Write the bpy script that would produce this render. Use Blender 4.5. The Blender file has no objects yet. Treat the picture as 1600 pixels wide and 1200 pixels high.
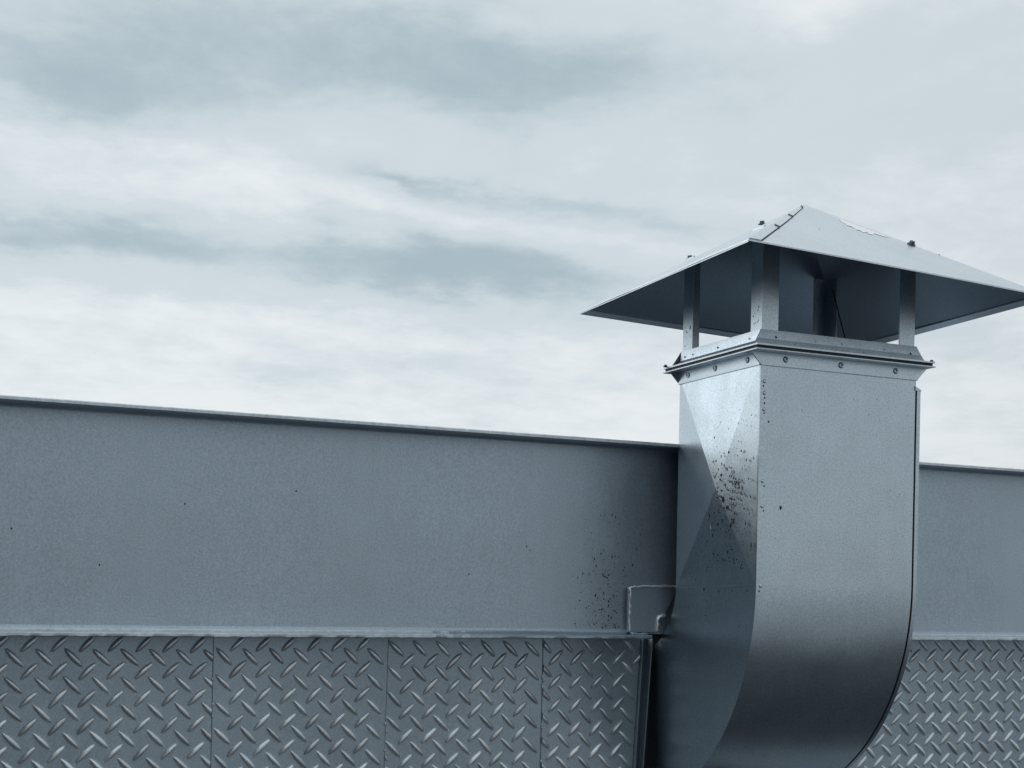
import bpy, bmesh, math, random
from mathutils import Vector, Matrix
random.seed(7)
scene = bpy.context.scene
R_ = math.radians

# ------------------------------------------------------------------ camera
YAW, ROLL, FPX, AXIS_Y = 0.41956, 0.0204, 2150.56, 922.03
cam = bpy.data.cameras.new('camera')
cam.sensor_width = 36.0
cam.lens = 36.0 * FPX / 1600.0
cam.shift_y = (AXIS_Y - 600.0) / 1600.0
cam.clip_start, cam.clip_end = 0.01, 6000.0
cam_o = bpy.data.objects.new('camera', cam)
scene.collection.objects.link(cam_o)
ax = Vector((math.sin(YAW), math.cos(YAW), 0))
rt = Vector((math.cos(YAW), -math.sin(YAW), 0))
up = Vector((0, 0, 1))
Rv = rt * math.cos(ROLL) + up * math.sin(ROLL)
Uv = up * math.cos(ROLL) - rt * math.sin(ROLL)
m = Matrix((Rv, Uv, -ax)).transposed().to_4x4()
cam_o.matrix_world = m
scene.camera = cam_o
scene.render.resolution_x, scene.render.resolution_y = 1024, 768

# ------------------------------------------------------------------ light
SUN_EL, SUN_AZ = R_(25), R_(-50)         # azimuth from +Y towards +X: veiled sun left of and beyond the wall
sun = bpy.data.lights.new('sun', 'SUN')
sun.energy, sun.angle, sun.color = 0.75, R_(14), (1.0, 0.985, 0.96)
sun_o = bpy.data.objects.new('sun', sun)
scene.collection.objects.link(sun_o)
sd = Vector((math.sin(SUN_AZ) * math.cos(SUN_EL), math.cos(SUN_AZ) * math.cos(SUN_EL), math.sin(SUN_EL)))
sun_o.rotation_euler = sd.to_track_quat('Z', 'Y').to_euler()

world = bpy.data.worlds.new('World')
scene.world = world
world.use_nodes = True
vs = scene.view_settings
vs.view_transform, vs.look, vs.exposure, vs.gamma = 'Standard', 'None', 0.0, 1.0
vs.use_curve_mapping = False


class NT:
    """small node-building helper"""
    def __init__(s, nt):
        s.nt = nt

    def n(s, t, **k):
        nd = s.nt.nodes.new(t)
        for a, v in k.items():
            setattr(nd, a, v)
        return nd

    def put(s, sock, v):
        if hasattr(v, 'is_linked') or isinstance(v, bpy.types.NodeSocket):
            s.nt.links.new(v, sock)
        else:
            sock.default_value = v

    def math(s, op, a, b=0.0, c=0.0, clamp=False):
        nd = s.n('ShaderNodeMath', operation=op, use_clamp=clamp)
        s.put(nd.inputs[0], a); s.put(nd.inputs[1], b); s.put(nd.inputs[2], c)
        return nd.outputs[0]

    def mix(s, fac, a, b, mode='MIX'):
        nd = s.n('ShaderNodeMix', data_type='RGBA', blend_type=mode)
        s.put(nd.inputs[0], fac); s.put(nd.inputs[6], a); s.put(nd.inputs[7], b)
        return nd.outputs[2]

    def noise(s, vec, scale, detail=4, rough=.5, dist=0.0):
        nd = s.n('ShaderNodeTexNoise')
        s.put(nd.inputs['Vector'], vec)
        nd.inputs['Scale'].default_value = scale
        nd.inputs['Detail'].default_value = detail
        nd.inputs['Roughness'].default_value = rough
        nd.inputs['Distortion'].default_value = dist
        return nd.outputs['Fac']

    def comb(s, x, y, z):
        nd = s.n('ShaderNodeCombineXYZ')
        s.put(nd.inputs[0], x); s.put(nd.inputs[1], y); s.put(nd.inputs[2], z)
        return nd.outputs[0]

    def sep(s, v):
        nd = s.n('ShaderNodeSeparateXYZ'); s.put(nd.inputs[0], v)
        return nd.outputs

    def maprange(s, v, a, b, c=0.0, d=1.0, smooth=True):
        nd = s.n('ShaderNodeMapRange', interpolation_type='SMOOTHSTEP' if smooth else 'LINEAR')
        s.put(nd.inputs[0], v)
        for i, q in enumerate((a, b, c, d)):
            nd.inputs[1 + i].default_value = q
        return nd.outputs[0]


def build_world():
    nt = world.node_tree
    nt.nodes.clear()
    g = NT(nt)
    sky = g.n('ShaderNodeTexSky', sky_type='NISHITA')
    sky.sun_disc = False
    sky.sun_elevation, sky.sun_rotation = SUN_EL, SUN_AZ
    d = g.n('ShaderNodeTexCoord').outputs['Generated']
    x, y, z = g.sep(d)
    zz = g.math('MAXIMUM', z, 0.0)
    # flat cloud deck seen in perspective
    k = g.math('DIVIDE', 1.0, g.math('ADD', zz, 0.16))
    deck = g.comb(g.math('MULTIPLY', x, k), g.math('MULTIPLY', y, k), 0.0)
    n1 = g.noise(deck, 1.15, 6, .52, .3)
    n2 = g.noise(deck, 3.1, 7, .55, .25)
    n3 = g.noise(deck, 9.0, 6, .6, .2)
    # compass bearing / elevation, wobbled, for the individual cloud banks
    az = g.math('ARCTAN2', x, y)
    el = g.math('ARCSINE', zz)
    w1 = g.math('SUBTRACT', g.noise(deck, 2.6, 6, .58), .5)
    w2 = g.math('SUBTRACT', g.noise(g.comb(g.math('MULTIPLY', az, 3.0), g.math('MULTIPLY', el, 9.0), 3.3), 1.6, 6, .62), .5)
    az = g.math('ADD', az, g.math('MULTIPLY', w1, .14))
    el = g.math('ADD', el, g.math('MULTIPLY', w2, .085))

    def bank(px, py, sx, sy, amp, tilt=0.0):
        a0 = YAW + math.atan((px - 800) / FPX)
        e0 = math.atan((AXIS_Y - py + (px - 800) * ROLL) / math.hypot(FPX, px - 800))
        u = g.math('SUBTRACT', az, a0)
        v = g.math('ADD', g.math('SUBTRACT', el, e0), g.math('MULTIPLY', u, tilt - ROLL))
        u = g.math('MULTIPLY', u, FPX / sx); v = g.math('MULTIPLY', v, FPX / sy)
        q = g.math('ADD', g.math('MULTIPLY', u, u), g.math('MULTIPLY', v, v))
        return g.math('MULTIPLY', g.math('EXPONENT', g.math('MULTIPLY', q, -1.0)), amp)

    banks = [(90, 145, 230, 58, .44, 0.10), (420, 100, 480, 95, .46, 0.0), (860, 140, 290, 85, .42, 0.0),
             (300, 20, 520, 60, .24, 0), (620, 283, 120, 20, .42, .12), (850, 312, 190, 26, .38, .12),
             (1080, 352, 140, 18, .26, .12), (420, 395, 450, 56, .50, .10), (780, 445, 250, 52, .48, .15),
             (80, 365, 190, 46, .32, 0), (430, 605, 90, 22, .28, .1), (230, 455, 230, 22, .22, .06),
             (1530, 545, 120, 30, .30, 0), (1420, 190, 330, 70, .22, 0), (1380, 60, 240, 60, .12, 0),
             (640, 560, 160, 22, .14, .1),
             (110, 235, 260, 34, -.16, .08), (520, 330, 260, 22, -.10, .1), (1190, 35, 90, 40, -.22, 0),
             (500, 520, 700, 40, -.08, .1)]
    s = None
    for b in banks:
        o = bank(*b)
        s = o if s is None else g.math('ADD', s, o)
    t = g.math('ADD', s, .20)
    t = g.math('ADD', t, g.math('MULTIPLY', g.math('SUBTRACT', n1, .5), .55))
    t = g.math('ADD', t, g.math('MULTIPLY', g.math('SUBTRACT', n2, .5), .50))
    t = g.math('ADD', t, g.math('MULTIPLY', g.math('SUBTRACT', n3, .5), .34))
    n4 = g.noise(deck, 24.0, 6, .62, .3)
    t = g.math('ADD', t, g.math('MULTIPLY', g.math('SUBTRACT', n4, .5), .14))
    # the deck is a little thinner straight overhead
    t = g.math('ADD', t, g.maprange(z, .40, .85, 0.0, -.16))
    t = g.math('ADD', t, g.maprange(z, .05, .35, -.06, .06))
    t = g.math('MAXIMUM', g.math('MINIMUM', t, 1.0), 0.0)
    ramp = g.n('ShaderNodeValToRGB')
    g.put(ramp.inputs[0], t)
    cr = ramp.color_ramp
    cr.interpolation = 'EASE'
    cr.elements[0].position, cr.elements[0].color = 0.0, (8.35, 8.75, 8.95, 1)
    cr.elements[1].position, cr.elements[1].color = 1.0, (4.1, 5.1, 5.65, 1)
    e = cr.elements.new(.45); e.color = (6.4, 7.2, 7.6, 1)
    # cloud is brighter on the side of the veiled sun and greyer opposite to it
    dp = g.n('ShaderNodeVectorMath', operation='DOT_PRODUCT')
    g.put(dp.inputs[0], d); dp.inputs[1].default_value = sd
    glow = g.maprange(dp.outputs['Value'], -.9, .3, .64, 1.0)
    vm = g.n('ShaderNodeVectorMath', operation='SCALE')
    g.put(vm.inputs[0], ramp.outputs[0]); g.put(vm.inputs['Scale'], glow)
    col = g.mix(.95, sky.outputs[0], vm.outputs[0])
    bg = g.n('ShaderNodeBackground')
    g.put(bg.inputs[0], col)
    bg.inputs[1].default_value = 0.1
    out = g.n('ShaderNodeOutputWorld')
    nt.links.new(bg.outputs[0], out.inputs[0])


build_world()

# ------------------------------------------------------------------ materials
def paint(name, base, metallic, rough, grain=.10, grain_scale=430, patch=.10, bump=0, rough_var=.05, spec=.5, coat=0, streak=0, dent=0, vary=0):
    mt = bpy.data.materials.new(name)
    mt.use_nodes = True
    nt = mt.node_tree
    g = NT(nt)
    bs = nt.nodes['Principled BSDF']
    co = g.n('ShaderNodeTexCoord').outputs['Object']
    fine = g.noise(co, grain_scale, 2, .7)
    mid = g.noise(co, 14.0, 5, .6)
    big = g.noise(co, 3.0, 4, .5)
    f = g.math('ADD', 1.0, g.math('MULTIPLY', g.math('SUBTRACT', fine, .5), grain * 4))
    f = g.math('MULTIPLY', f, g.math('ADD', 1.0, g.math('MULTIPLY', g.math('SUBTRACT', mid, .5), patch * 2)))
    f = g.math('MULTIPLY', f, g.math('ADD', 1.0, g.math('MULTIPLY', g.math('SUBTRACT', big, .5), patch * 2)))
    if vary:
        rnd = g.n('ShaderNodeObjectInfo').outputs['Random']
        f = g.math('MULTIPLY', f, g.math('ADD', 1.0 - vary, g.math('MULTIPLY', rnd, vary * 2)))
    if streak:
        mp = g.n('ShaderNodeMapping'); g.put(mp.inputs['Vector'], co)
        mp.inputs['Scale'].default_value = (60, 60, 3.5)
        st = g.noise(mp.outputs[0], 1.0, 4, .6)
        f = g.math('MULTIPLY', f, g.math('ADD', 1.0, g.math('MULTIPLY', g.math('SUBTRACT', st, .5), streak * 4)))
    vm = g.n('ShaderNodeVectorMath', operation='SCALE')
    vm.inputs[0].default_value = base
    g.put(vm.inputs['Scale'], f)
    nt.links.new(vm.outputs[0], bs.inputs['Base Color'])
    bs.inputs['Metallic'].default_value = metallic
    bs.inputs['Specular IOR Level'].default_value = spec
    bs.inputs['Coat Weight'].default_value = coat
    bs.inputs['Coat Roughness'].default_value = .22
    r = g.math('ADD', rough, g.math('MULTIPLY', g.math('SUBTRACT', mid, .5), rough_var * 2))
    nt.links.new(r, bs.inputs['Roughness'])
    if dent:
        bp = g.n('ShaderNodeBump')
        bp.inputs['Strength'].default_value = dent
        bp.inputs['Distance'].default_value = .02
        g.put(bp.inputs['Height'], g.noise(co, 9.0, 2, .4))
        nt.links.new(bp.outputs[0], bs.inputs['Normal'])
    if bump:
        bp = g.n('ShaderNodeBump')
        bp.inputs['Strength'].default_value = bump
        bp.inputs['Distance'].default_value = .001
        g.put(bp.inputs['Height'], fine)
        nt.links.new(bp.outputs[0], bs.inputs['Normal'])
    return mt


M = {
    'duct': paint('grey_metallic_duct_paint', (.56, .645, .71), 1.0, .33, grain=.22, streak=.025, dent=.10),
    'roof': paint('grey_metallic_cowl_paint', (.70, .77, .82), .85, .42, grain=.10, streak=.02, dent=.08),
    'beam': paint('grey_beam_paint', (.44, .525, .60), .72, .38, grain=.20, streak=.02, dent=.06),
    'plate': paint('grey_tread_plate_paint', (.39, .475, .54), .50, .34, grain=.20, streak=.03, patch=.16),
    'lug': paint('sky_lit_tread_lug', (.72, .79, .84), .65, .30, grain=.18, vary=.22),  # paler than the plate: sky highlights put into the lug colour
    'under': paint('shade_darkened_cowl_underside', (.27, .335, .39), .8, .42, grain=.16),  # shade beneath the cap put into a darker base colour
    'edge': paint('worn_sky_sheen_edge', (.70, .78, .84), .35, .36, grain=.2, grain_scale=120, patch=.25),  # scraped top edge; sky reflection on the lower flange put in as pale colour
    'bolt': paint('dark_weathered_steel', (.10, .13, .16), .6, .5),
    'dirt': paint('dark_dirt', (.010, .013, .018), .0, .35),
    'drop': paint('pale_splash', (.75, .80, .84), .0, .25),
    'weld': paint('painted_weld_bead', (.78, .83, .86), .5, .25, grain=.2),
    'gasket': paint('black_gasket', (.015, .018, .022), .0, .6),
    'bare': paint('bright_zinc_under_peeled_paint', (.95, .96, .965), 1.0, .40, patch=.04, grain=.03),
    'bounce_paving': paint('pale_bounce_paving', (.30, .31, .32), .0, .9, grain=.1, grain_scale=60, patch=.2),
    'slate': paint('near_black_reflection_sheet', (.022, .026, .032), .0, .7, grain=.1, grain_scale=60, patch=.2),  # near-black for the added wall and backing sheets, darkening the metal's reflections
    'ground': paint('dark_roofing_felt', (.030, .035, .041), .0, .85, grain=.1, grain_scale=60, patch=.3),
}

# ------------------------------------------------------------------ mesh helpers
col = scene.collection


def link(name, mesh, mat, parent=None, smooth=False):
    if mat is not None and not mesh.materials:
        mesh.materials.append(mat)
    o = bpy.data.objects.new(name, mesh)
    col.objects.link(o)
    if parent is not None:
        o.parent = parent
        o.matrix_parent_inverse = world_of(parent).inverted()
    if smooth:
        for p in mesh.polygons:
            p.use_smooth = True
    return o


def world_of(o):
    mw = o.matrix_basis.copy()
    if o.parent is not None:
        mw = world_of(o.parent) @ o.matrix_parent_inverse @ mw
    return mw


def mesh_from(name, verts, faces):
    me = bpy.data.meshes.new(name)
    me.from_pydata([tuple(v) for v in verts], [], faces)
    me.update()
    return me


def build(name, verts, faces, mat, parent=None, smooth=False, bevel=0, solid=0, recalc=True, angle=None):
    me = mesh_from(name, verts, faces)
    if recalc:
        bm = bmesh.new(); bm.from_mesh(me)
        bmesh.ops.recalc_face_normals(bm, faces=bm.faces)
        bm.to_mesh(me); bm.free()
    o = link(name, me, mat, parent, smooth)
    if solid:
        md = o.modifiers.new('thick', 'SOLIDIFY'); md.thickness = solid; md.offset = -1
    if bevel:
        md = o.modifiers.new('bevel', 'BEVEL'); md.width = bevel; md.segments = 2
        md.limit_method = 'ANGLE'; md.angle_limit = R_(40)
    if angle:
        for p in me.polygons:
            p.use_smooth = True
        me.set_sharp_from_angle(angle=R_(angle))
    return o


def prism(name, poly, d, mat, parent=None, bevel=0.0):
    """closed slab: polygon (3D points) pushed along vector d"""
    n = len(poly); d = Vector(d)
    v = [Vector(p) for p in poly] + [Vector(p) + d for p in poly]
    f = [tuple(range(n))[::-1], tuple(range(n, 2 * n))] + [(i, (i + 1) % n, n + (i + 1) % n, n + i) for i in range(n)]
    return build(name, v, f, mat, parent, bevel=bevel)


def box(name, a, b, mat, parent=None, bevel=0.0):
    (x0, y0, z0), (x1, y1, z1) = a, b
    return prism(name, [(x0, y0, z0), (x1, y0, z0), (x1, y1, z0), (x0, y1, z0)], (0, 0, z1 - z0), mat, parent, bevel)


def bar(name, p, q, w, h, mat, parent=None, upv=(0, 0, 1), bevel=0.0):
    """square bar from p to q"""
    p, q = Vector(p), Vector(q); d = (q - p).normalized()
    s = d.cross(Vector(upv)).normalized(); t = s.cross(d)
    poly = [p + s * a * w / 2 + t * b * h / 2 for a, b in ((-1, -1), (1, -1), (1, 1), (-1, 1))]
    return prism(name, poly, q - p, mat, parent, bevel)


def tag(o, label=None, cat=None, group=None, kind=None):
    if label: o['label'] = label
    if cat: o['category'] = cat
    if group: o['group'] = group
    if kind: o['kind'] = kind
    return o


def empty(name, loc):
    o = bpy.data.objects.new(name, None)
    o.empty_display_size = .05
    col.objects.link(o)
    o.location = loc
    return o


def frame_of(n, hint=(0, 0, 1)):
    n = Vector(n).normalized(); h = Vector(hint)
    if abs(n.dot(h)) > .95: h = Vector((1, 0, 0))
    s = h.cross(n).normalized(); t = n.cross(s)
    return Matrix((s, t, n)).transposed().to_4x4()


def lathe_mesh(name, prof, seg):
    """profile [(r,z)] about z"""
    v, f = [], []
    for r, z in prof:
        for k in range(seg):
            a = 2 * math.pi * k / seg
            v.append((r * math.cos(a), r * math.sin(a), z))
    n = len(prof)
    for i in range(n - 1):
        for k in range(seg):
            k2 = (k + 1) % seg
            f.append((i * seg + k, i * seg + k2, (i + 1) * seg + k2, (i + 1) * seg + k))
    f.append(tuple((n - 1) * seg + k for k in range(seg)))
    return mesh_from(name, v, f)


washer_me = lathe_mesh('washer', [(.0062, 0), (.0062, .0012), (.0056, .0016), (0.001, .0017)], 16)
hex_me = lathe_mesh('bolt_head', [(.0042, .0015), (.0042, .0048), (.0034, .0056)], 6)
rivet_me = lathe_mesh('rivet', [(.0041, -.0006), (.0041, .0004), (.0034, .0013), (.0018, .0018)], 14)
core_me = lathe_mesh('rivet_core', [(.0015, .0010), (.0014, .0022)], 8)
for p in rivet_me.polygons: p.use_smooth = True


def place(name, me, mat, loc, n, parent, spin=0.0, scale=1.0):
    o = link(name, me, mat, None)
    mw = Matrix.Translation(Vector(loc)) @ frame_of(n) @ Matrix.Rotation(spin, 4, 'Z') @ Matrix.Scale(scale, 4)
    o.parent = parent
    o.matrix_parent_inverse = world_of(parent).inverted()
    o.matrix_basis = mw
    return o


def bolt(loc, n, parent, spin=0.3, scale=1.0):
    b = place('bolt', hex_me, M['bolt'], loc, n, parent, spin, scale)
    w = place('washer', washer_me, M['bolt'], loc, n, b, spin, scale)
    return b


def rivet(loc, n, parent, scale=1.0):
    r = place('rivet', rivet_me, M['duct'], loc, n, parent, 0, scale)
    place('rivet_core', core_me, M['bolt'], loc, n, r, 0, scale)
    return r


def specks(name, items, mat, parent):
    """many tiny irregular domes in one mesh. items: (centre, normal, radius, stretch)"""
    v, f = [], []
    for c, n, r, st in items:
        mw = Matrix.Translation(Vector(c)) @ frame_of(n)
        b = len(v); k = 8
        rr = [random.uniform(.65, 1.2) for _ in range(k)]
        for ring, h in ((1.0, -.05), (.6, .28)):
            for i in range(k):
                a = 2 * math.pi * i / k
                v.append(mw @ Vector((r * rr[i] * ring * math.cos(a), r * rr[i] * ring * st * math.sin(a), r * h)))
        v.append(mw @ Vector((0, 0, r * .36)))
        for i in range(k):
            j = (i + 1) % k
            f.append((b + i, b + j, b + k + j, b + k + i))
            f.append((b + k + i, b + k + j, b + 2 * k))
    o = build(name, v, f, mat, parent, smooth=True, recalc=False)
    o['kind'] = 'stuff'
    return o


def bead(name, pts, r, mat, parent, step=.0035):
    """lumpy weld bead along a polyline"""
    pts = [Vector(p) for p in pts]
    path = []
    for a, b in zip(pts[:-1], pts[1:]):
        n = max(1, int((b - a).length / step))
        path += [a.lerp(b, i / n) for i in range(n)]
    path.append(pts[-1])
    k, v, f = 8, [], []
    for i, p in enumerate(path):
        q = path[min(i + 1, len(path) - 1)] - path[max(i - 1, 0)]
        q = q.normalized() if q.length > 0 else Vector((1, 0, 0))
        s = q.cross(Vector((0, 1, 0)))
        s = s.normalized() if s.length > .01 else Vector((1, 0, 0))
        t = q.cross(s)
        rr = r * random.uniform(.65, 1.35)
        off = (s * random.uniform(-.3, .3) + t * random.uniform(-.2, .2)) * r
        for j in range(k):
            a = 2 * math.pi * j / k
            v.append(p + off + (s * math.cos(a) + t * math.sin(a)) * rr)
    for i in range(len(path) - 1):
        for j in range(k):
            j2 = (j + 1) % k
            f.append((i * k + j, i * k + j2, (i + 1) * k + j2, (i + 1) * k + j))
    f += [tuple(range(k))[::-1], tuple((len(path) - 1) * k + j for j in range(k))]
    return build(name, v, f, mat, parent, smooth=True)


# ------------------------------------------------------------------ ground
GZ = -1.55
gnd = build('ground', [(-3000, -3000, GZ), (3000, -3000, GZ), (3000, 3000, GZ), (-3000, 3000, GZ)], [(0, 1, 2, 3)], M['ground'])
tag(gnd, kind='structure', label='dark flat ground in front of the metal wall')

pav = build('bounce_paving', [(-3000, -3000, GZ + .004), (3000, -3000, GZ + .004), (3000, -1.2, GZ + .004), (-3000, -1.2, GZ + .004)], [(0, 1, 2, 3)], M['bounce_paving'])  # added pale ground behind the camera, unseen; lightens the duct's reflections
tag(pav, kind='structure', label='pale concrete paving beyond the dark strip along the wall')
# added dark wall left of the view, unseen; it darkens the metal's reflections
rw = empty('added_dark_wall', (-1.95, -3.0, GZ))
tag(rw, 'dark clad wall standing at right angles left of the view', 'wall')
box('wall', (-2.1, -9.0, GZ), (-1.85, 1.60, 2.2), M['slate'], rw)
box('coping', (-2.14, -9.04, 2.203), (-1.81, 1.64, 2.27), M['slate'], rw, bevel=.01)

# ------------------------------------------------------------------ beam
SK = 0.0084                                    # the wall runs very slightly off the duct's own axes
YT, YW = 1.672, 1.707                          # flange tips, web face (at X = 0)
ZT, ZB, TF = .2109, -.0646, .0052


def wy(y, x): return y + SK * x


def extrude_x(name, prof, xs, mat, parent, jit=(), jamp=0.0, smooth_angle=35, pale_faces=(), mat_limit=False):
    """closed profile [(y,z)] run along the wall; profile points named in jit get a ragged edge"""
    n = len(prof); v, f = [], []
    for i, x in enumerate(xs):
        for j, (y, z) in enumerate(prof):
            dz = random.uniform(-1, 1) * jamp if j in jit else 0
            v.append((x, wy(y, x) + dz * .5, z + dz))
    for i in range(len(xs) - 1):
        for j in range(n):
            k = (j + 1) % n
            f.append((i * n + j, i * n + k, (i + 1) * n + k, (i + 1) * n + j))
    f += [tuple(range(n)), tuple((len(xs) - 1) * n + j for j in range(n))[::-1]]
    o = build(name, v, f, mat, parent, angle=smooth_angle)
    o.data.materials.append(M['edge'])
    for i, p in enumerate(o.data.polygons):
        if i < (len(xs) - 1) * n and i % n in pale_faces and not (.66 + .03 * math.sin(i * .37) < xs[i // n] < 1.1 and mat_limit): p.material_index = 1
    return o


def xs_range(a, b, step):
    n = max(1, int(round((b - a) / step)))
    return [a + (b - a) * i / n for i in range(n + 1)]


def dense(a, b):
    """coarse outside the visible part of the wall, fine inside"""
    out = [a] if a < -.05 else []
    lo, hi = max(a, -.05), min(b, 1.95)
    out += xs_range(lo, hi, .006)
    if b > 1.95: out.append(b)
    return out


XA, XB = -1.6, 4.2
XN0, XN1 = .966, 1.285                         # the lower flange is cut away here for the duct
beam = empty('steel_beam', (1.0, wy(YW, 1), ZB))
tag(beam, 'long grey painted steel beam with top and bottom flanges running behind the duct', 'beam')
TW = .008
fr, frt = .008, .004


def arc(cy, cz, r, a0, a1, n=5):
    return [(cy + r * math.cos(R_(a0 + (a1 - a0) * i / n)), cz + r * math.sin(R_(a0 + (a1 - a0) * i / n))) for i in range(n + 1)]


# web: one slab, notched over the duct
web_z0, web_z1 = ZB + TF + .0005, ZT - TF - .0005
prism('web', [(XA, wy(YW, XA), web_z0), (XB, wy(YW, XB), web_z0), (XB, wy(YW, XB), web_z1), (XA, wy(YW, XA), web_z1)],
      (0, TW, 0), M['beam'], beam)
# top flange with rounded nose and root fillet
er = .0010
top_prof = ([(YT, ZT - TF + er), (YT, ZT - er)] + [(YT + er, ZT)] + [(YW + .06, ZT), (YW + .06, ZT - TF), (YW + .004, ZT - TF)]
            + [(YW + .0005, ZT - TF - frt)] + arc(YW - frt, ZT - TF - frt, frt, 4, 86, 5) + [(YT + er, ZT - TF)])
extrude_x('top_flange', top_prof, dense(XA, XB), M['beam'], beam, jit=(1, 2), jamp=.00012, pale_faces=(0, 1))
bot_prof = ([(YT, ZB + er), (YT, ZB + TF - er), (YT + er, ZB + TF)] + arc(YW - fr, ZB + TF + fr, fr, -86, -4, 5)
            + [(YW + .004, ZB + TF), (YW + .06, ZB + TF), (YW + .06, ZB), (YT + er, ZB)])
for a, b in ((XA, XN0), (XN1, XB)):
    extrude_x('bottom_flange', bot_prof, dense(a, b), M['beam'], beam, jit=(0, len(bot_prof) - 1), jamp=.0004, pale_faces=(0, 1, 2, 3, 4, 5), mat_limit=True)  # painted sky sheen, left off the stretch beside the duct
# patch plate welded into the notch corner
yb = wy(YW, 1) - .011
gus = [(.942, yb, .007), (1.016, yb, .010), (1.011, yb, -.010), (.997, yb, -.034), (.988, yb, -.036), (.985, yb, ZB + TF + .003), (.942, yb, ZB + TF + .003)]
gp = prism('patch_plate', gus, (0, .0105, 0), M['beam'], beam, bevel=.0008)
tag(gp, 'small patch plate welded beside the duct')
yw = yb - .0005
bead('weld_bead', [(.942, yw, ZB + TF + .004), (.9415, yw, -.02), (.942, yw, .0075)], .0028, M['weld'], gp)
bead('weld_bead', [(.942, yw, .0075), (.974, yw, .0095), (1.016, yw, .0095)], .0019, M['weld'], gp)
bead('weld_bead', [(.985, yw, ZB + TF + .003), (.987, yw, -.040), (.989, yw, -.034), (.999, yw, -.032)], .0028, M['weld'], gp)
bead('weld_bead', [(.9415, yw - .004, ZB + TF + .002), (.954, yw - .006, ZB + TF + .001), (.969, yw - .004, ZB + TF + .001)], .0022, M['beam'], gp)
items = []
for _ in range(260):
    x = random.gauss(.913, .022); z = random.triangular(-.052, .115, -.030)
    if random.random() < .22: x = random.uniform(.86, .94); z = random.gauss(-.048, .004)
    if z < -.050 or x > .972: continue
    items.append(((x, wy(YW, x) - .0001, z), (0, -1, 0), random.choice((.0005, .0005, .0006, .0008, .0012)), random.uniform(.7, 1.7)))
for x, z in ((.32, .098), (.79, .055), (.785, .060), (.12, .06), (.46, .12), (.70, .02), (.22, .02)):
    items.append(((x, wy(YW, x) - .0001, z), (0, -1, 0), .0011, 1.2))
specks('dirt_specks', items, M['dirt'], beam)

# ------------------------------------------------------------------ tread plate
YP = YW + .023
PITCH = .0334
PZ0, PZ1 = GZ, ZB - .0006
LL, LW, LH = .0163, .0041, .0036


def lug_mesh(sign):
    """pointed raised lug lying along a diagonal, proud towards -Y"""
    k = 8; v, f = [], []
    for i in range(k + 1):
        t = -1 + 2 * i / k
        w = LW * (1 - t * t) ** .62 if abs(t) < 1 else 0
        h = LH * (1 - abs(t) ** 2.6)
        for s, hh in ((-1, 0), (-.72, .80), (0, 1), (.72, .80), (1, 0)):
            a = t * LL; b = s * w
            x = (a - b * sign) * math.sqrt(.5); z = (a * sign + b) * math.sqrt(.5)
            v.append((x, -h * hh + (.0004 if hh == 0 else 0), z))
    for i in range(k):
        for j in range(4):
            f.append((i * 5 + j, i * 5 + j + 1, (i + 1) * 5 + j + 1, (i + 1) * 5 + j))
    me = mesh_from('tread_lug', v, f)
    bm = bmesh.new(); bm.from_mesh(me)
    bmesh.ops.remove_doubles(bm, verts=bm.verts, dist=1e-6)
    bmesh.ops.recalc_face_normals(bm, faces=bm.faces)
    if sum((q.normal.y for q in bm.faces)) > 0:
        bmesh.ops.reverse_faces(bm, faces=bm.faces)
    bm.to_mesh(me); bm.free()
    for p in me.polygons: p.use_smooth = True
    me.materials.append(M['lug'])
    return me


lug_me = {1: lug_mesh(1), -1: lug_mesh(-1)}


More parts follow.
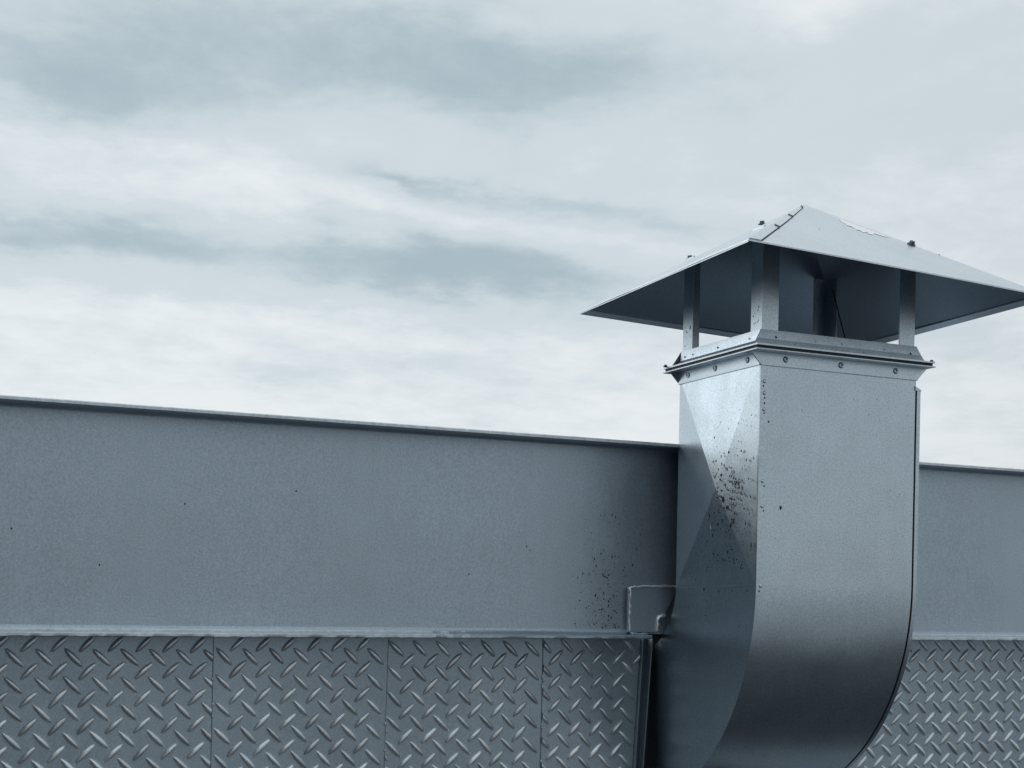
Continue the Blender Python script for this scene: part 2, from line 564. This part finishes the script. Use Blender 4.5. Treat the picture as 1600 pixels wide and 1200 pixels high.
def clad_plate(parent, x0, x1, x0b, x1b, lx, lz, dy, seen):
    """one plate between x0..x1 (top) and x0b..x1b (at z=-.25), its lug lattice through (lx, lz)"""
    zr = -.25
    def edge(a, b, z): return a + (b - a) * (PZ1 - z) / (PZ1 - zr)
    yy = lambda x: wy(YP, x) + dy
    top, bot = PZ1, PZ0
    poly = [(edge(x0, x0b, bot), yy(x0), bot), (edge(x1, x1b, bot), yy(x1), bot), (x1, yy(x1), top), (x0, yy(x0), top)]
    pl = prism('tread_plate', poly, (0, .004, 0), M['plate'], parent, bevel=.0005)
    inv = world_of(pl).inverted()
    rest = bmesh.new()
    sh = -.010
    for j in range(-30, 60):
        for i in range(-80, 80):
            for sg in (1, -1):
                h = 0 if sg == 1 else .5
                z = lz - (j + h) * PITCH
                x = lx + (i + h) * PITCH - (z - lz) * sh
                if z > PZ1 - .004 or z < GZ + .02: continue
                a, b = edge(x0, x0b, z), edge(x1, x1b, z)
                if x < a + .001 or x > b - .001: continue
                jx, jz = random.uniform(-.0004, .0004), random.uniform(-.0004, .0004)
                sc = random.uniform(.93, 1.05)
                mw = Matrix.Translation((x + jx, yy(x), z + jz)) @ Matrix.Rotation(R_(random.uniform(-2.2, 2.2)), 4, 'Y') @ Matrix.Diagonal((sc, random.uniform(.8, 1.1), sc, 1))
                cut = (x - .0115 < a) or (x + .0115 > b) or z > PZ1 - .0115
                vis = seen[0] < x < seen[1] and z > -.292
                if not vis or cut:
                    tmp = bmesh.new(); tmp.from_mesh(lug_me[sg])
                    bmesh.ops.transform(tmp, matrix=mw, verts=tmp.verts)
                    if cut:
                        for co, no in (((a + .0006, 0, z), (-1, 0, 0)), ((b - .0006, 0, z), (1, 0, 0)), ((x, 0, PZ1 - .0004), (0, 0, 1))):
                            geo = tmp.verts[:] + tmp.edges[:] + tmp.faces[:]
                            bmesh.ops.bisect_plane(tmp, geom=geo, plane_co=co, plane_no=no, clear_outer=True)
                    if len(tmp.faces) == 0:
                        tmp.free(); continue
                    if vis:
                        bmesh.ops.transform(tmp, matrix=mw.inverted(), verts=tmp.verts)
                    me = bpy.data.meshes.new('tread_lug'); tmp.to_mesh(me); tmp.free()
                    if not vis:
                        rest.from_mesh(me); bpy.data.meshes.remove(me); continue
                    for p in me.polygons: p.use_smooth = True
                    if not me.materials: me.materials.append(M['lug'])
                else:
                    me = lug_me[sg]
                o = bpy.data.objects.new('tread_lug', me)
                col.objects.link(o)
                o.parent = pl; o.matrix_parent_inverse = inv; o.matrix_basis = mw
    me = bpy.data.meshes.new('tread_lugs'); rest.to_mesh(me); rest.free()
    for p in me.polygons: p.use_smooth = True
    o = link('tread_lugs', me, M['lug'], pl)
    o['kind'] = 'stuff'
    return pl


cl = empty('tread_plate_cladding', (.5, wy(YP, .5), GZ))
tag(cl, 'grey diamond tread plate cladding below the beam, left of the duct', 'cladding', 'tread plate cladding below the beam')
SEENL, SEENR = (.06, 1.0), (1.22, 1.78)
clad_plate(cl, -1.6, .3632, -1.6, .3628, .1435, -.1755, 0.0, SEENL)
clad_plate(cl, .3636, .5954, .3632, .5927, .3935, -.1745, -.0007, SEENL)
clad_plate(cl, .5958, .8236, .5931, .8232, .6560, -.1980, .0001, SEENL)
clad_plate(cl, .8240, .9800, .8236, .9705, .8430, -.1600, -.0006, SEENL)
# edge channel between the plates and the duct
for nm, xa, xb, w, y0, mt_ in (('edge_strip', .9812, .9718, .0016, -.006, 'plate'), ('edge_strip', .9965, .9850, .0018, -.006, 'plate'),
                               ('channel_back', .9888, .9790, .0140, .006, 'bolt')):
    sl = (xb - xa) / (-.2523 - PZ1)
    xe = xa + sl * (PZ0 - PZ1)
    prism(nm, [(xe - w / 2, wy(YP, 1) + y0, PZ0), (xe + w / 2, wy(YP, 1) + y0, PZ0), (xa + w / 2, wy(YP, 1) + y0, PZ1), (xa - w / 2, wy(YP, 1) + y0, PZ1)],
          (0, .012, 0), M[mt_], cl)
box('backing_sheet', (.955, wy(YP, 1) + .016, PZ0), (1.31, wy(YP, 1) + .019, PZ1), M['slate'], cl)  # shade under the elbow put into the sheet's near-black colour
box('backing_sheet', (.9675, wy(YW, 1) + TW + .004, PZ1 + .0005), (1.2835, wy(YW, 1) + TW + .007, .02), M['slate'], cl)
# scraps of weld along the plate joints
for xa, xb, zs in ((.5956, .5929, (-.172, -.178, -.190, -.214, -.224)), (.8238, .8234, (-.118, -.124, -.131, -.186, -.190, -.236)),
                   (.3636, .3632, (-.118, -.150, -.165))):
    for z in zs:
        x = xa + (xb - xa) * (PZ1 - z) / .185 + random.uniform(-.0008, .0008)
        y = wy(YP, x) - .0012
        bead('weld_bead', [(x, y, z), (x + random.uniform(-.002, .003), y, z - random.uniform(.002, .006))], .0011, M['weld'], cl, .002)

cr_ = empty('tread_plate_cladding', (1.5, wy(YP, 1.5), GZ))
tag(cr_, 'grey diamond tread plate cladding below the beam, right of the duct', 'cladding', 'tread plate cladding below the beam')
clad_plate(cr_, 1.262, 4.2, 1.262, 4.2, 1.548, -.2250, 0.0, SEENR)

# ------------------------------------------------------------------ duct
X0, X1, YN, YF = 1.0029, 1.2526, 1.4816, 1.6798
ZC, ZE = .2948, .012                            # collar line, start of the elbow
RH, CY_ = .320, 1.4816 + .320
RT = .100
duct = empty('exhaust_duct', ((X0 + X1) / 2, wy(YP, 1.1), -.28))
tag(duct, 'square grey sheet metal duct rising from the wall in a curved elbow', 'duct')
CZ = .015
TH = .0016


def heel(a, off=0.0):
    return CY_ - (RH + off) * math.cos(a), CZ - (RH + off) * math.sin(a)


def throat(a):
    yc = YF + RT
    return yc - RT * math.cos(a), CZ - RT * math.sin(a)


NA = 30
AA = [R_(80) * i / NA for i in range(NA + 1)]
# front: flat panel then curved heel
v, f = [], []
sec = [(YN, ZC + .01 + (CZ - ZC - .01) * i / 6) for i in range(6)] + [heel(a) for a in AA]
for y, z in sec:
    v += [(X0, y, z), (X1, y, z)]
for i in range(len(sec) - 1): f.append((2 * i + 2, 2 * i + 3, 2 * i + 1, 2 * i))
build('front_panel', v, f, M['duct'], duct, smooth=True, recalc=False)
# back of straight part, throat of elbow
build('back_panel', [(X0, YF, CZ), (X1, YF, CZ), (X1, YF, ZC + .01), (X0, YF, ZC + .01)], [(3, 2, 1, 0)], M['duct'], duct, solid=TH, recalc=False)
v, f = [], []
AT = [R_(88) * i / 16 for i in range(17)]
for a in AT:
    y, z = throat(a); v += [(X0, y, z), (X1, y, z)]
for i in range(16): f.append((2 * i, 2 * i + 1, 2 * i + 3, 2 * i + 2))
build('elbow_throat', v, f, M['duct'], duct, smooth=True, recalc=False)
# cheeks: cross-broken flat panel above, plain curved cheek below
for side, X in ((-1, X0), (1, X1)):
    e = .0006 * side
    zf = ZE - .004
    PR = .0170
    # a flat rim then the four shallow facets of the cross break
    quad = [(X + e, YF, ZC + .01), (X + e, YN, ZC + .01), (X + e, YN, ZE), (X + e, YF, zf)]
    ym, zm = (YN + YF) / 2 - .026, .140
    vv = quad + [(X + e + PR * side, ym, zm)]
    ff = [(0, 1, 4), (1, 2, 4), (2, 3, 4), (3, 0, 4)]
    if side > 0: ff = [q[::-1] for q in ff]
    pan = build('cheek_panel', vv, ff, M['duct'], duct, recalc=False)
    v = [(X, YN, ZE + .004), (X, YF, zf + .004)]
    pts = []
    for i in range(NA + 1):
        y, z = heel(AA[i])
        at = R_(88) * i / NA
        y2, z2 = throat(at)
        pts.append(((X, y, z), (X, y2, z2)))
    v = [q for pr in pts for q in pr]
    f = []
    for i in range(NA):
        q = (2 * i, 2 * i + 2, 2 * i + 3, 2 * i + 1)
        f.append(q if side > 0 else q[::-1])
    build('elbow_cheek', v, f, M['duct'], duct, recalc=False)
    bar('joint_strip', (X + .0012 * side, YN + .002, ZE), (X + .0012 * side, YF - .001, zf), .0012, .0022, M['duct'], duct)


def heel_strip(name, xa, xb, off, thick, z_top, mat):
    """strip that follows the front of the duct from z_top down round the elbow"""
    sec = [((YN - off), z_top)] + [heel(a, off) for a in AA]
    inn = [((YN - off + thick), z_top)] + [heel(a, off - thick) for a in AA]
    v, f = [], []
    for (y, z), (y2, z2) in zip(sec, inn):
        v += [(xa, y, z), (xb, y, z), (xb, y2, z2), (xa, y2, z2)]
    n = len(sec)
    for i in range(n - 1):
        for j in range(4):
            k = (j + 1) % 4
            f.append((4 * i + j, 4 * i + k, 4 * i + 4 + k, 4 * i + 4 + j))
    f += [(0, 1, 2, 3), (4 * n - 4, 4 * n - 3, 4 * n - 2, 4 * n - 1)]
    return build(name, v, f, mat, duct, angle=30)


lap = heel_strip('lap_seam', X0 - .0010, X0 + .0105, .0013, .006, ZC - .001, M['duct'])
lk = heel_strip('standing_seam', X1 + .0026, X1 + .0086, .0006, .016, ZC - .012, M['duct'])
heel_strip('seam_filler', X1, X1 + .0026, -.008, .006, ZC - .012, M['gasket'])
build('seam_cap', [(X1 - .001, YN - .0015, ZC - .008), (X1 + .009, YN - .0015, ZC - .0125), (X1 + .009, YN + .012, ZC - .0125), (X1 - .001, YN + .012, ZC - .008),
                   (X1 - .001, YN - .0015, ZC - .0135), (X1 + .009, YN - .0015, ZC - .0145), (X1 + .009, YN + .012, ZC - .0145), (X1 - .001, YN + .012, ZC - .0135)],
      [(0, 1, 2, 3), (7, 6, 5, 4), (0, 4, 5, 1), (1, 5, 6, 2), (2, 6, 7, 3), (3, 7, 4, 0)], M['duct'], duct)
# dirt and splashes
items = []
def cheek_x(y, z):
    ym, zm = (YN + YF) / 2 - .026, .140
    if z < ZE: return X0
    dy = abs(y - ym) / ((YF - YN) / 2); dz = (z - zm) / (ZC + .01 - zm) if z > zm else (zm - z) / (zm - ZE)
    return X0 - .0006 - 0.0170 * max(0, 1 - max(dy, dz)) - .0001
for _ in range(800):
    if random.random() < .55:
        y, z = random.gauss(1.530, .026), random.gauss(.120, .040)
    else:
        y, z = random.uniform(1.486, 1.665), random.gauss(.085, .055)
    if not (YN + .003 < y < YF - .003): continue
    items.append(((cheek_x(y, z), y, z), (-1, 0, 0), random.choice((.0003, .0003, .0004, .0005, .0006, .0008, .0010, .0014)), random.choice((.8, 1.0, 1.2, 1.5, 2.6))))
specks('dirt_specks', items, M['dirt'], duct)
items = []
for _ in range(46):
    y, z = random.uniform(1.49, 1.665), random.gauss(.185, .035)
    if z > .28: continue
    items.append(((cheek_x(y, z), y, z), (-1, 0, 0), random.choice((.0006, .0008, .0011)), random.uniform(.8, 1.5)))
items.append(((cheek_x(1.575, .09), 1.575, .09), (-1, 0, 0), .0011, 3.6))
specks('pale_splashes', items, M['drop'], duct)
items = []
for z, dx in ((.268, .004), (.253, .006), (.246, .006), (.233, .006), (.223, .014), (.140, .008), (.108, .008), (.005, .004)):
    items.append(((X0 + dx, YN - .0014 if dx < .0105 else YN - .0001, z), (0, -1, 0), .0013, 1.1))
for _ in range(16):
    x = random.uniform(X0 + .015, X1 - .01); z = random.uniform(.02, .28)
    items.append(((x, YN - .0001, z), (0, -1, 0), random.choice((.0005, .0007)), 1.2))
items.append(((X0 + .035, YN - .0001, .113), (0, -1, 0), .0022, 1.7))
specks('dirt_specks', items, M['dirt'], duct)
for z in (.274, .259, .238, .146, .114, .012):
    place('rivet', rivet_me, M['duct'], (X0 + .0055, YN - .0013, z), (0, -1, 0), duct, 0, .62)

# ------------------------------------------------------------------ cowl (collar, posts, roof)
cowl = empty('rain_cowl', ((X0 + X1) / 2, (YN + YF) / 2, ZC))
tag(cowl, 'grey pyramid rain cowl on four posts, bolted to the top of the duct', 'chimney cowl')
E_ = .0185
ZL0, ZL1 = ZC + .0165, ZC + .0220            # underside and top of the flange lips
# lower collar: front and back plates have pointed wings, the side plates sit between them
for s, y in ((-1, YN), (1, YF)):
    d = (0, s * .002, 0)
    y0 = y + s * .0004
    pl = prism('collar_plate', [(X0 - .0005, y0, ZC), (X1 + .0005, y0, ZC), (X1 + E_ * .9, y0, ZL0), (X0 - E_ * .9, y0, ZL0)], d, M['duct'], cowl)
    if s < 0:
        for t in (.17, .52, .88):
            rivet((X0 + (X1 - X0) * t - .006, y0 - .002, ZC + .0095), (0, -1, 0), pl)
for s, x in ((-1, X0), (1, X1)):
    x0 = x + s * .0010
    pl = prism('collar_plate', [(x0, YN - .001, ZC), (x0, YF + .001, ZC), (x0, YF + .001, ZL0), (x0, YN - .001, ZL0)], (s * .002, 0, 0), M['duct'], cowl)
    if s < 0:
        for t in (.13, .52, .87):
            rivet((x0 - .002, YN + (YF - YN) * t, ZC + .0095), (-1, 0, 0), pl)
# mating lips; the gasket between them, made taller for the shaded underside's dark band


def ring(name, e, z0, z1, mat, inner=0.0, bevel=0.0):
    o_ = [(X0 - e, YN - e), (X1 + e, YN - e), (X1 + e, YF + e), (X0 - e, YF + e)]
    i_ = [(X0 + inner, YN + inner), (X1 - inner, YN + inner), (X1 - inner, YF - inner), (X0 + inner, YF - inner)]
    v = [(x, y, z) for z in (z0, z1) for pl in (o_, i_) for x, y in pl]
    f = []
    for i in range(4):
        j = (i + 1) % 4
        f += [(i, j, 4 + j, 4 + i), (8 + i, 12 + i, 12 + j, 8 + j), (i, 8 + i, 8 + j, j), (4 + i, 4 + j, 12 + j, 12 + i)]
    return build(name, v, f, mat, cowl, bevel=bevel)


ring('lower_lip', E_, ZL0 + .0002, ZL0 + .0015, M['duct'])
ring('gasket', E_ - .003, ZL0 + .0016, ZL0 + .0056, M['gasket'])
ring('upper_lip', E_ - .0008, ZL0 + .0057, ZL0 + .0078, M['duct'])
ZU = ZL0 + .0080
ZTOP = ZC + .0460
bw = .010
for s, y in ((-1, YN), (1, YF)):
    sec = [(y + s * .0042, ZU), (y + s * .0022, ZU + .0095), (y + s * .0006, ZTOP), (y - s * .0012, ZTOP), (y + s * .0004, ZU + .0090), (y + s * .0022, ZU)]
    v, f = [], []
    for k, sx in enumerate((-1, 1)):
        for (yy, zz) in sec:
            t = (zz - ZU) / (ZTOP - ZU)
            xo = (E_ * .72) * max(0, 1 - t * 1.05)
            v.append(((X0 - xo) if sx < 0 else (X1 + xo), yy, zz))
    n = len(sec)
    for j in range(n):
        k = (j + 1) % n
        f.append((j, k, n + k, n + j))
    f += [tuple(range(n)), tuple(range(n, 2 * n))]
    up_ = build('upper_collar_plate', v, f, M['duct'], cowl)
    if s < 0:
        hs = [((X0 + (X1 - X0) * t, y - .0024 - .002 * max(0, 1 - zz / .0095), ZU + zz), (0, -1, .35 if zz < .0095 else 0), r, 1.0)
              for t, zz, r in ((.085, .0125, .0015), (.33, .012, .0008), (.50, .0135, .0010), (.78, .012, .0009), (.955, .0105, .0018), (.2, .006, .0008), (.64, .005, .0009))]
        specks('screw_holes', hs, M['dirt'], up_)
for s, x in ((-1, X0), (1, X1)):
    sec = [(x + s * bw, ZU), (x + s * .0022, ZU + .0080), (x + s * .0006, ZTOP), (x - s * .0012, ZTOP), (x + s * .0004, ZU + .0075), (x + s * (bw - .002), ZU)]
    v = [(xx, yy, zz) for yy in (YN + .0015, YF - .0015) for xx, zz in sec]
    n = len(sec)
    f = [(j, (j + 1) % n, n + (j + 1) % n, n + j) for j in range(n)] + [tuple(range(n)), tuple(range(n, 2 * n))]
    up_ = build('upper_collar_plate', v, f, M['duct'], cowl)
    if s < 0:
        specks('screw_holes', [((x - .0026, YN + (YF - YN) * t, ZU + .0125), (-1, 0, .1), .0014, 1.0) for t in (.12, .50, .82, .93)], M['dirt'], up_)
for x, y in ((X0 - .020, YF + .008), (X1 + .0165, YN - .012)):
    bolt((x, y, ZL0 + .0078), (0, 0, 1), cowl, .2, .55)

# roof frame
RCX, RCY, RA, RB, RZE, RZA = 1.1336, 1.5765, .2344, .2194, .4022, .5407
RYAW, RTX, RTY = -.0037, -.0385, -.0185


def rf(x, y, z):
    c, s = math.cos(RYAW), math.sin(RYAW)
    return Vector((RCX + x * c - y * s, RCY + x * s + y * c, z + RTX * x + RTY * y))


def roof_z(X, Y):
    """underside height of the roof over a point"""
    x, y = X - RCX, Y - RCY
    t = max(abs(x) / RA, abs(y) / RB)
    return RZA + (RZE - RZA) * t + RTX * x + RTY * y


# posts: angle sections standing in the corners of the collar
LEG, TK = .0255, .0022
for sx, x in ((1, X0), (-1, X1)):
    for sy, y in ((1, YN), (-1, YF)):
        xx, yy = x + sx * .0016, y + sy * .0016
        zt = min(roof_z(xx, yy), roof_z(xx + sx * LEG, yy), roof_z(xx, yy + sy * LEG)) + .004
        prof = [(0, 0), (LEG, 0), (LEG, TK), (TK, TK), (TK, LEG), (0, LEG)]
        z0 = ZU + .010
        p = prism('post', [(xx + sx * a, yy + sy * b, z0) for a, b in prof], (0, 0, zt - z0), M['duct'], cowl, bevel=.0004)
        if sx > 0:
            specks('post_marks', [((xx - .0001, yy + sy * random.uniform(.004, .021), random.uniform(z0 + .012, z0 + .045)), (-1, 0, 0), random.choice((.0006, .0009, .0012)), 1.4) for _ in range(9)], M['dirt'], p)

RT_ = .0018
roof = empty('roof', (RCX, RCY, RZE)); roof.parent = cowl; roof.matrix_parent_inverse = world_of(cowl).inverted()
cor = [(-1, -1), (1, -1), (1, 1), (-1, 1)]


def panel(i):
    """one side of the roof: fan of strips with a slightly wavy eave, real thickness"""
    (ax_, ay_), (bx_, by_) = cor[i], cor[(i + 1) % 4]
    NU, NV = 24, 10
    v, f = [], []
    for layer in (0, 1):
        for r in range(NV + 1):
            t = r / NV
            for k in range(NU + 1):
                s = k / NU
                x = (ax_ + (bx_ - ax_) * s) * RA * t; y = (ay_ + (by_ - ay_) * s) * RB * t
                z = RZA + (RZE - RZA) * t
                bow = math.sin(math.pi * s)
                z += .0026 * bow * math.sin(math.pi * t * .9) * t
                z += (.0007 * math.sin(9.0 * s + 2.1 * i) * bow * t) if i else 0
                v.append(rf(x, y, z - layer * RT_))
    n = (NV + 1) * (NU + 1)
    w = NU + 1
    for r in range(NV):
        for k in range(NU):
            a = r * w + k
            q = (a, a + w, a + w + 1, a + 1)
            f.append(q)
            f.append(tuple(n + c for c in q[::-1]))
    for k in range(NU):
        a = NV * w + k
        f.append((a, n + a, n + a + 1, a + 1))
    me = mesh_from('roof_panel', v, f)
    for p in me.polygons:                       # inner face gets the metal darkened for the cap's shade
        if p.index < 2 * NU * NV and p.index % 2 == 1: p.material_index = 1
    bm = bmesh.new(); bm.from_mesh(me)
    bmesh.ops.remove_doubles(bm, verts=bm.verts, dist=1e-6)
    bmesh.ops.recalc_face_normals(bm, faces=bm.faces)
    bm.to_mesh(me); bm.free()
    for p in me.polygons: p.use_smooth = True
    me.set_sharp_from_angle(angle=R_(40))
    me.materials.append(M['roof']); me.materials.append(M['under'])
    return link('roof_panel', me, None, roof)


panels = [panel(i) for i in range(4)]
nrm = [Vector((0, -1, RB / (RZA - RZE))), Vector((1, 0, RA / (RZA - RZE))), Vector((0, 1, RB / (RZA - RZE))), Vector((-1, 0, RA / (RZA - RZE)))]
# folded hems under the eaves
for i in range(4):
    (ax_, ay_), (bx_, by_) = cor[i], cor[(i + 1) % 4]
    if i == 0: continue
    t0, t1 = .962, .998
    q = []
    for t, (cx, cy_) in ((t1, cor[i]), (t1, cor[(i + 1) % 4]), (t0, cor[(i + 1) % 4]), (t0, cor[i])):
        q.append(rf(cx * RA * t, cy_ * RB * t, RZA + (RZE - RZA) * t - RT_ - .0014))
    prism('eave_hem', q, (0, 0, .0012), M['roof'], roof)
# near hip: lapped strip with three folded tabs
def on_front(s, t, lift):
    """point on front panel: s across 0..1, t apex->eave"""
    x = (-1 + 2 * s) * RA * t; y = -RB * t
    bow = math.sin(math.pi * s)
    return rf(x, y, RZA + (RZE - RZA) * t + .0026 * bow * math.sin(math.pi * t * .9) * t + lift)
n0 = nrm[0].normalized()
q = [on_front(.001, .992, .0004), on_front(.036, .992, .0004), on_front(.052, .5, .0004), on_front(.11, .10, .0004), on_front(.002, .06, .0004)]
hip = prism('hip_lap', q, n0 * .0010, M['roof'], roof)
ln = [on_front(.0365, .985, .0004), on_front(.0405, .985, .0004), on_front(.058, .5, .0004), on_front(.122, .10, .0004), on_front(.112, .10, .0004), on_front(.0525, .5, .0004)]
prism('lap_shadow_gap', ln, n0 * .0006, M['gasket'], hip)
for t in (.10, .37, .66):
    sm = .050 + .055 * max(0, (.5 - t) / .4)
    a, b = on_front(sm - .018 / max(t, .35), t - .012, .0022), on_front(sm + .004, t + .020, .0022)
    bar('folded_tab', a, b, .0018, .0016, M['bolt'], hip, upv=n0)
# bolts along the hips
for sx, sy, t in ((-1, 1, .18), (-1, 1, .495)):
    bolt(rf(sx * RA * t, sy * RB * t, RZA + (RZE - RZA) * t + .0004), (-.12, -.10, 1), roof, .4, .9)
bolt(on_front(.955, .47, .0006), n0, roof, .7, .95)
# bare streak where the paint has peeled along the right hip
top = [(.175, .835), (.22, .865), (.27, .885), (.32, .895), (.36, .905), (.40, .915)]
low = [(.397, .895), (.407, .849), (.393, .827), (.38, .803), (.42, .728), (.427, .687), (.389, .723), (.418, .65), (.386, .67),
       (.375, .643), (.326, .67), (.318, .64), (.282, .664), (.251, .674), (.206, .766), (.180, .80)]
poly = [on_front(s, t, .0004) for t, s in top + low]
pp = prism('peeled_patch', poly, n0 * .0002, M['bare'], roof)
specks('roof_specks', [(on_front(.26, .55, .0010), n0, .0009, 1), (on_front(.55, .35, .0003), n0, .0006, 1), (on_front(.99, .565, .0003), n0, .0012, 1)], M['dirt'], roof)
# thin stay wire inside
bar('stay_wire', (1.246, 1.660, .452), (1.2366, 1.600, .336), .0013, .0013, M['gasket'], cowl)
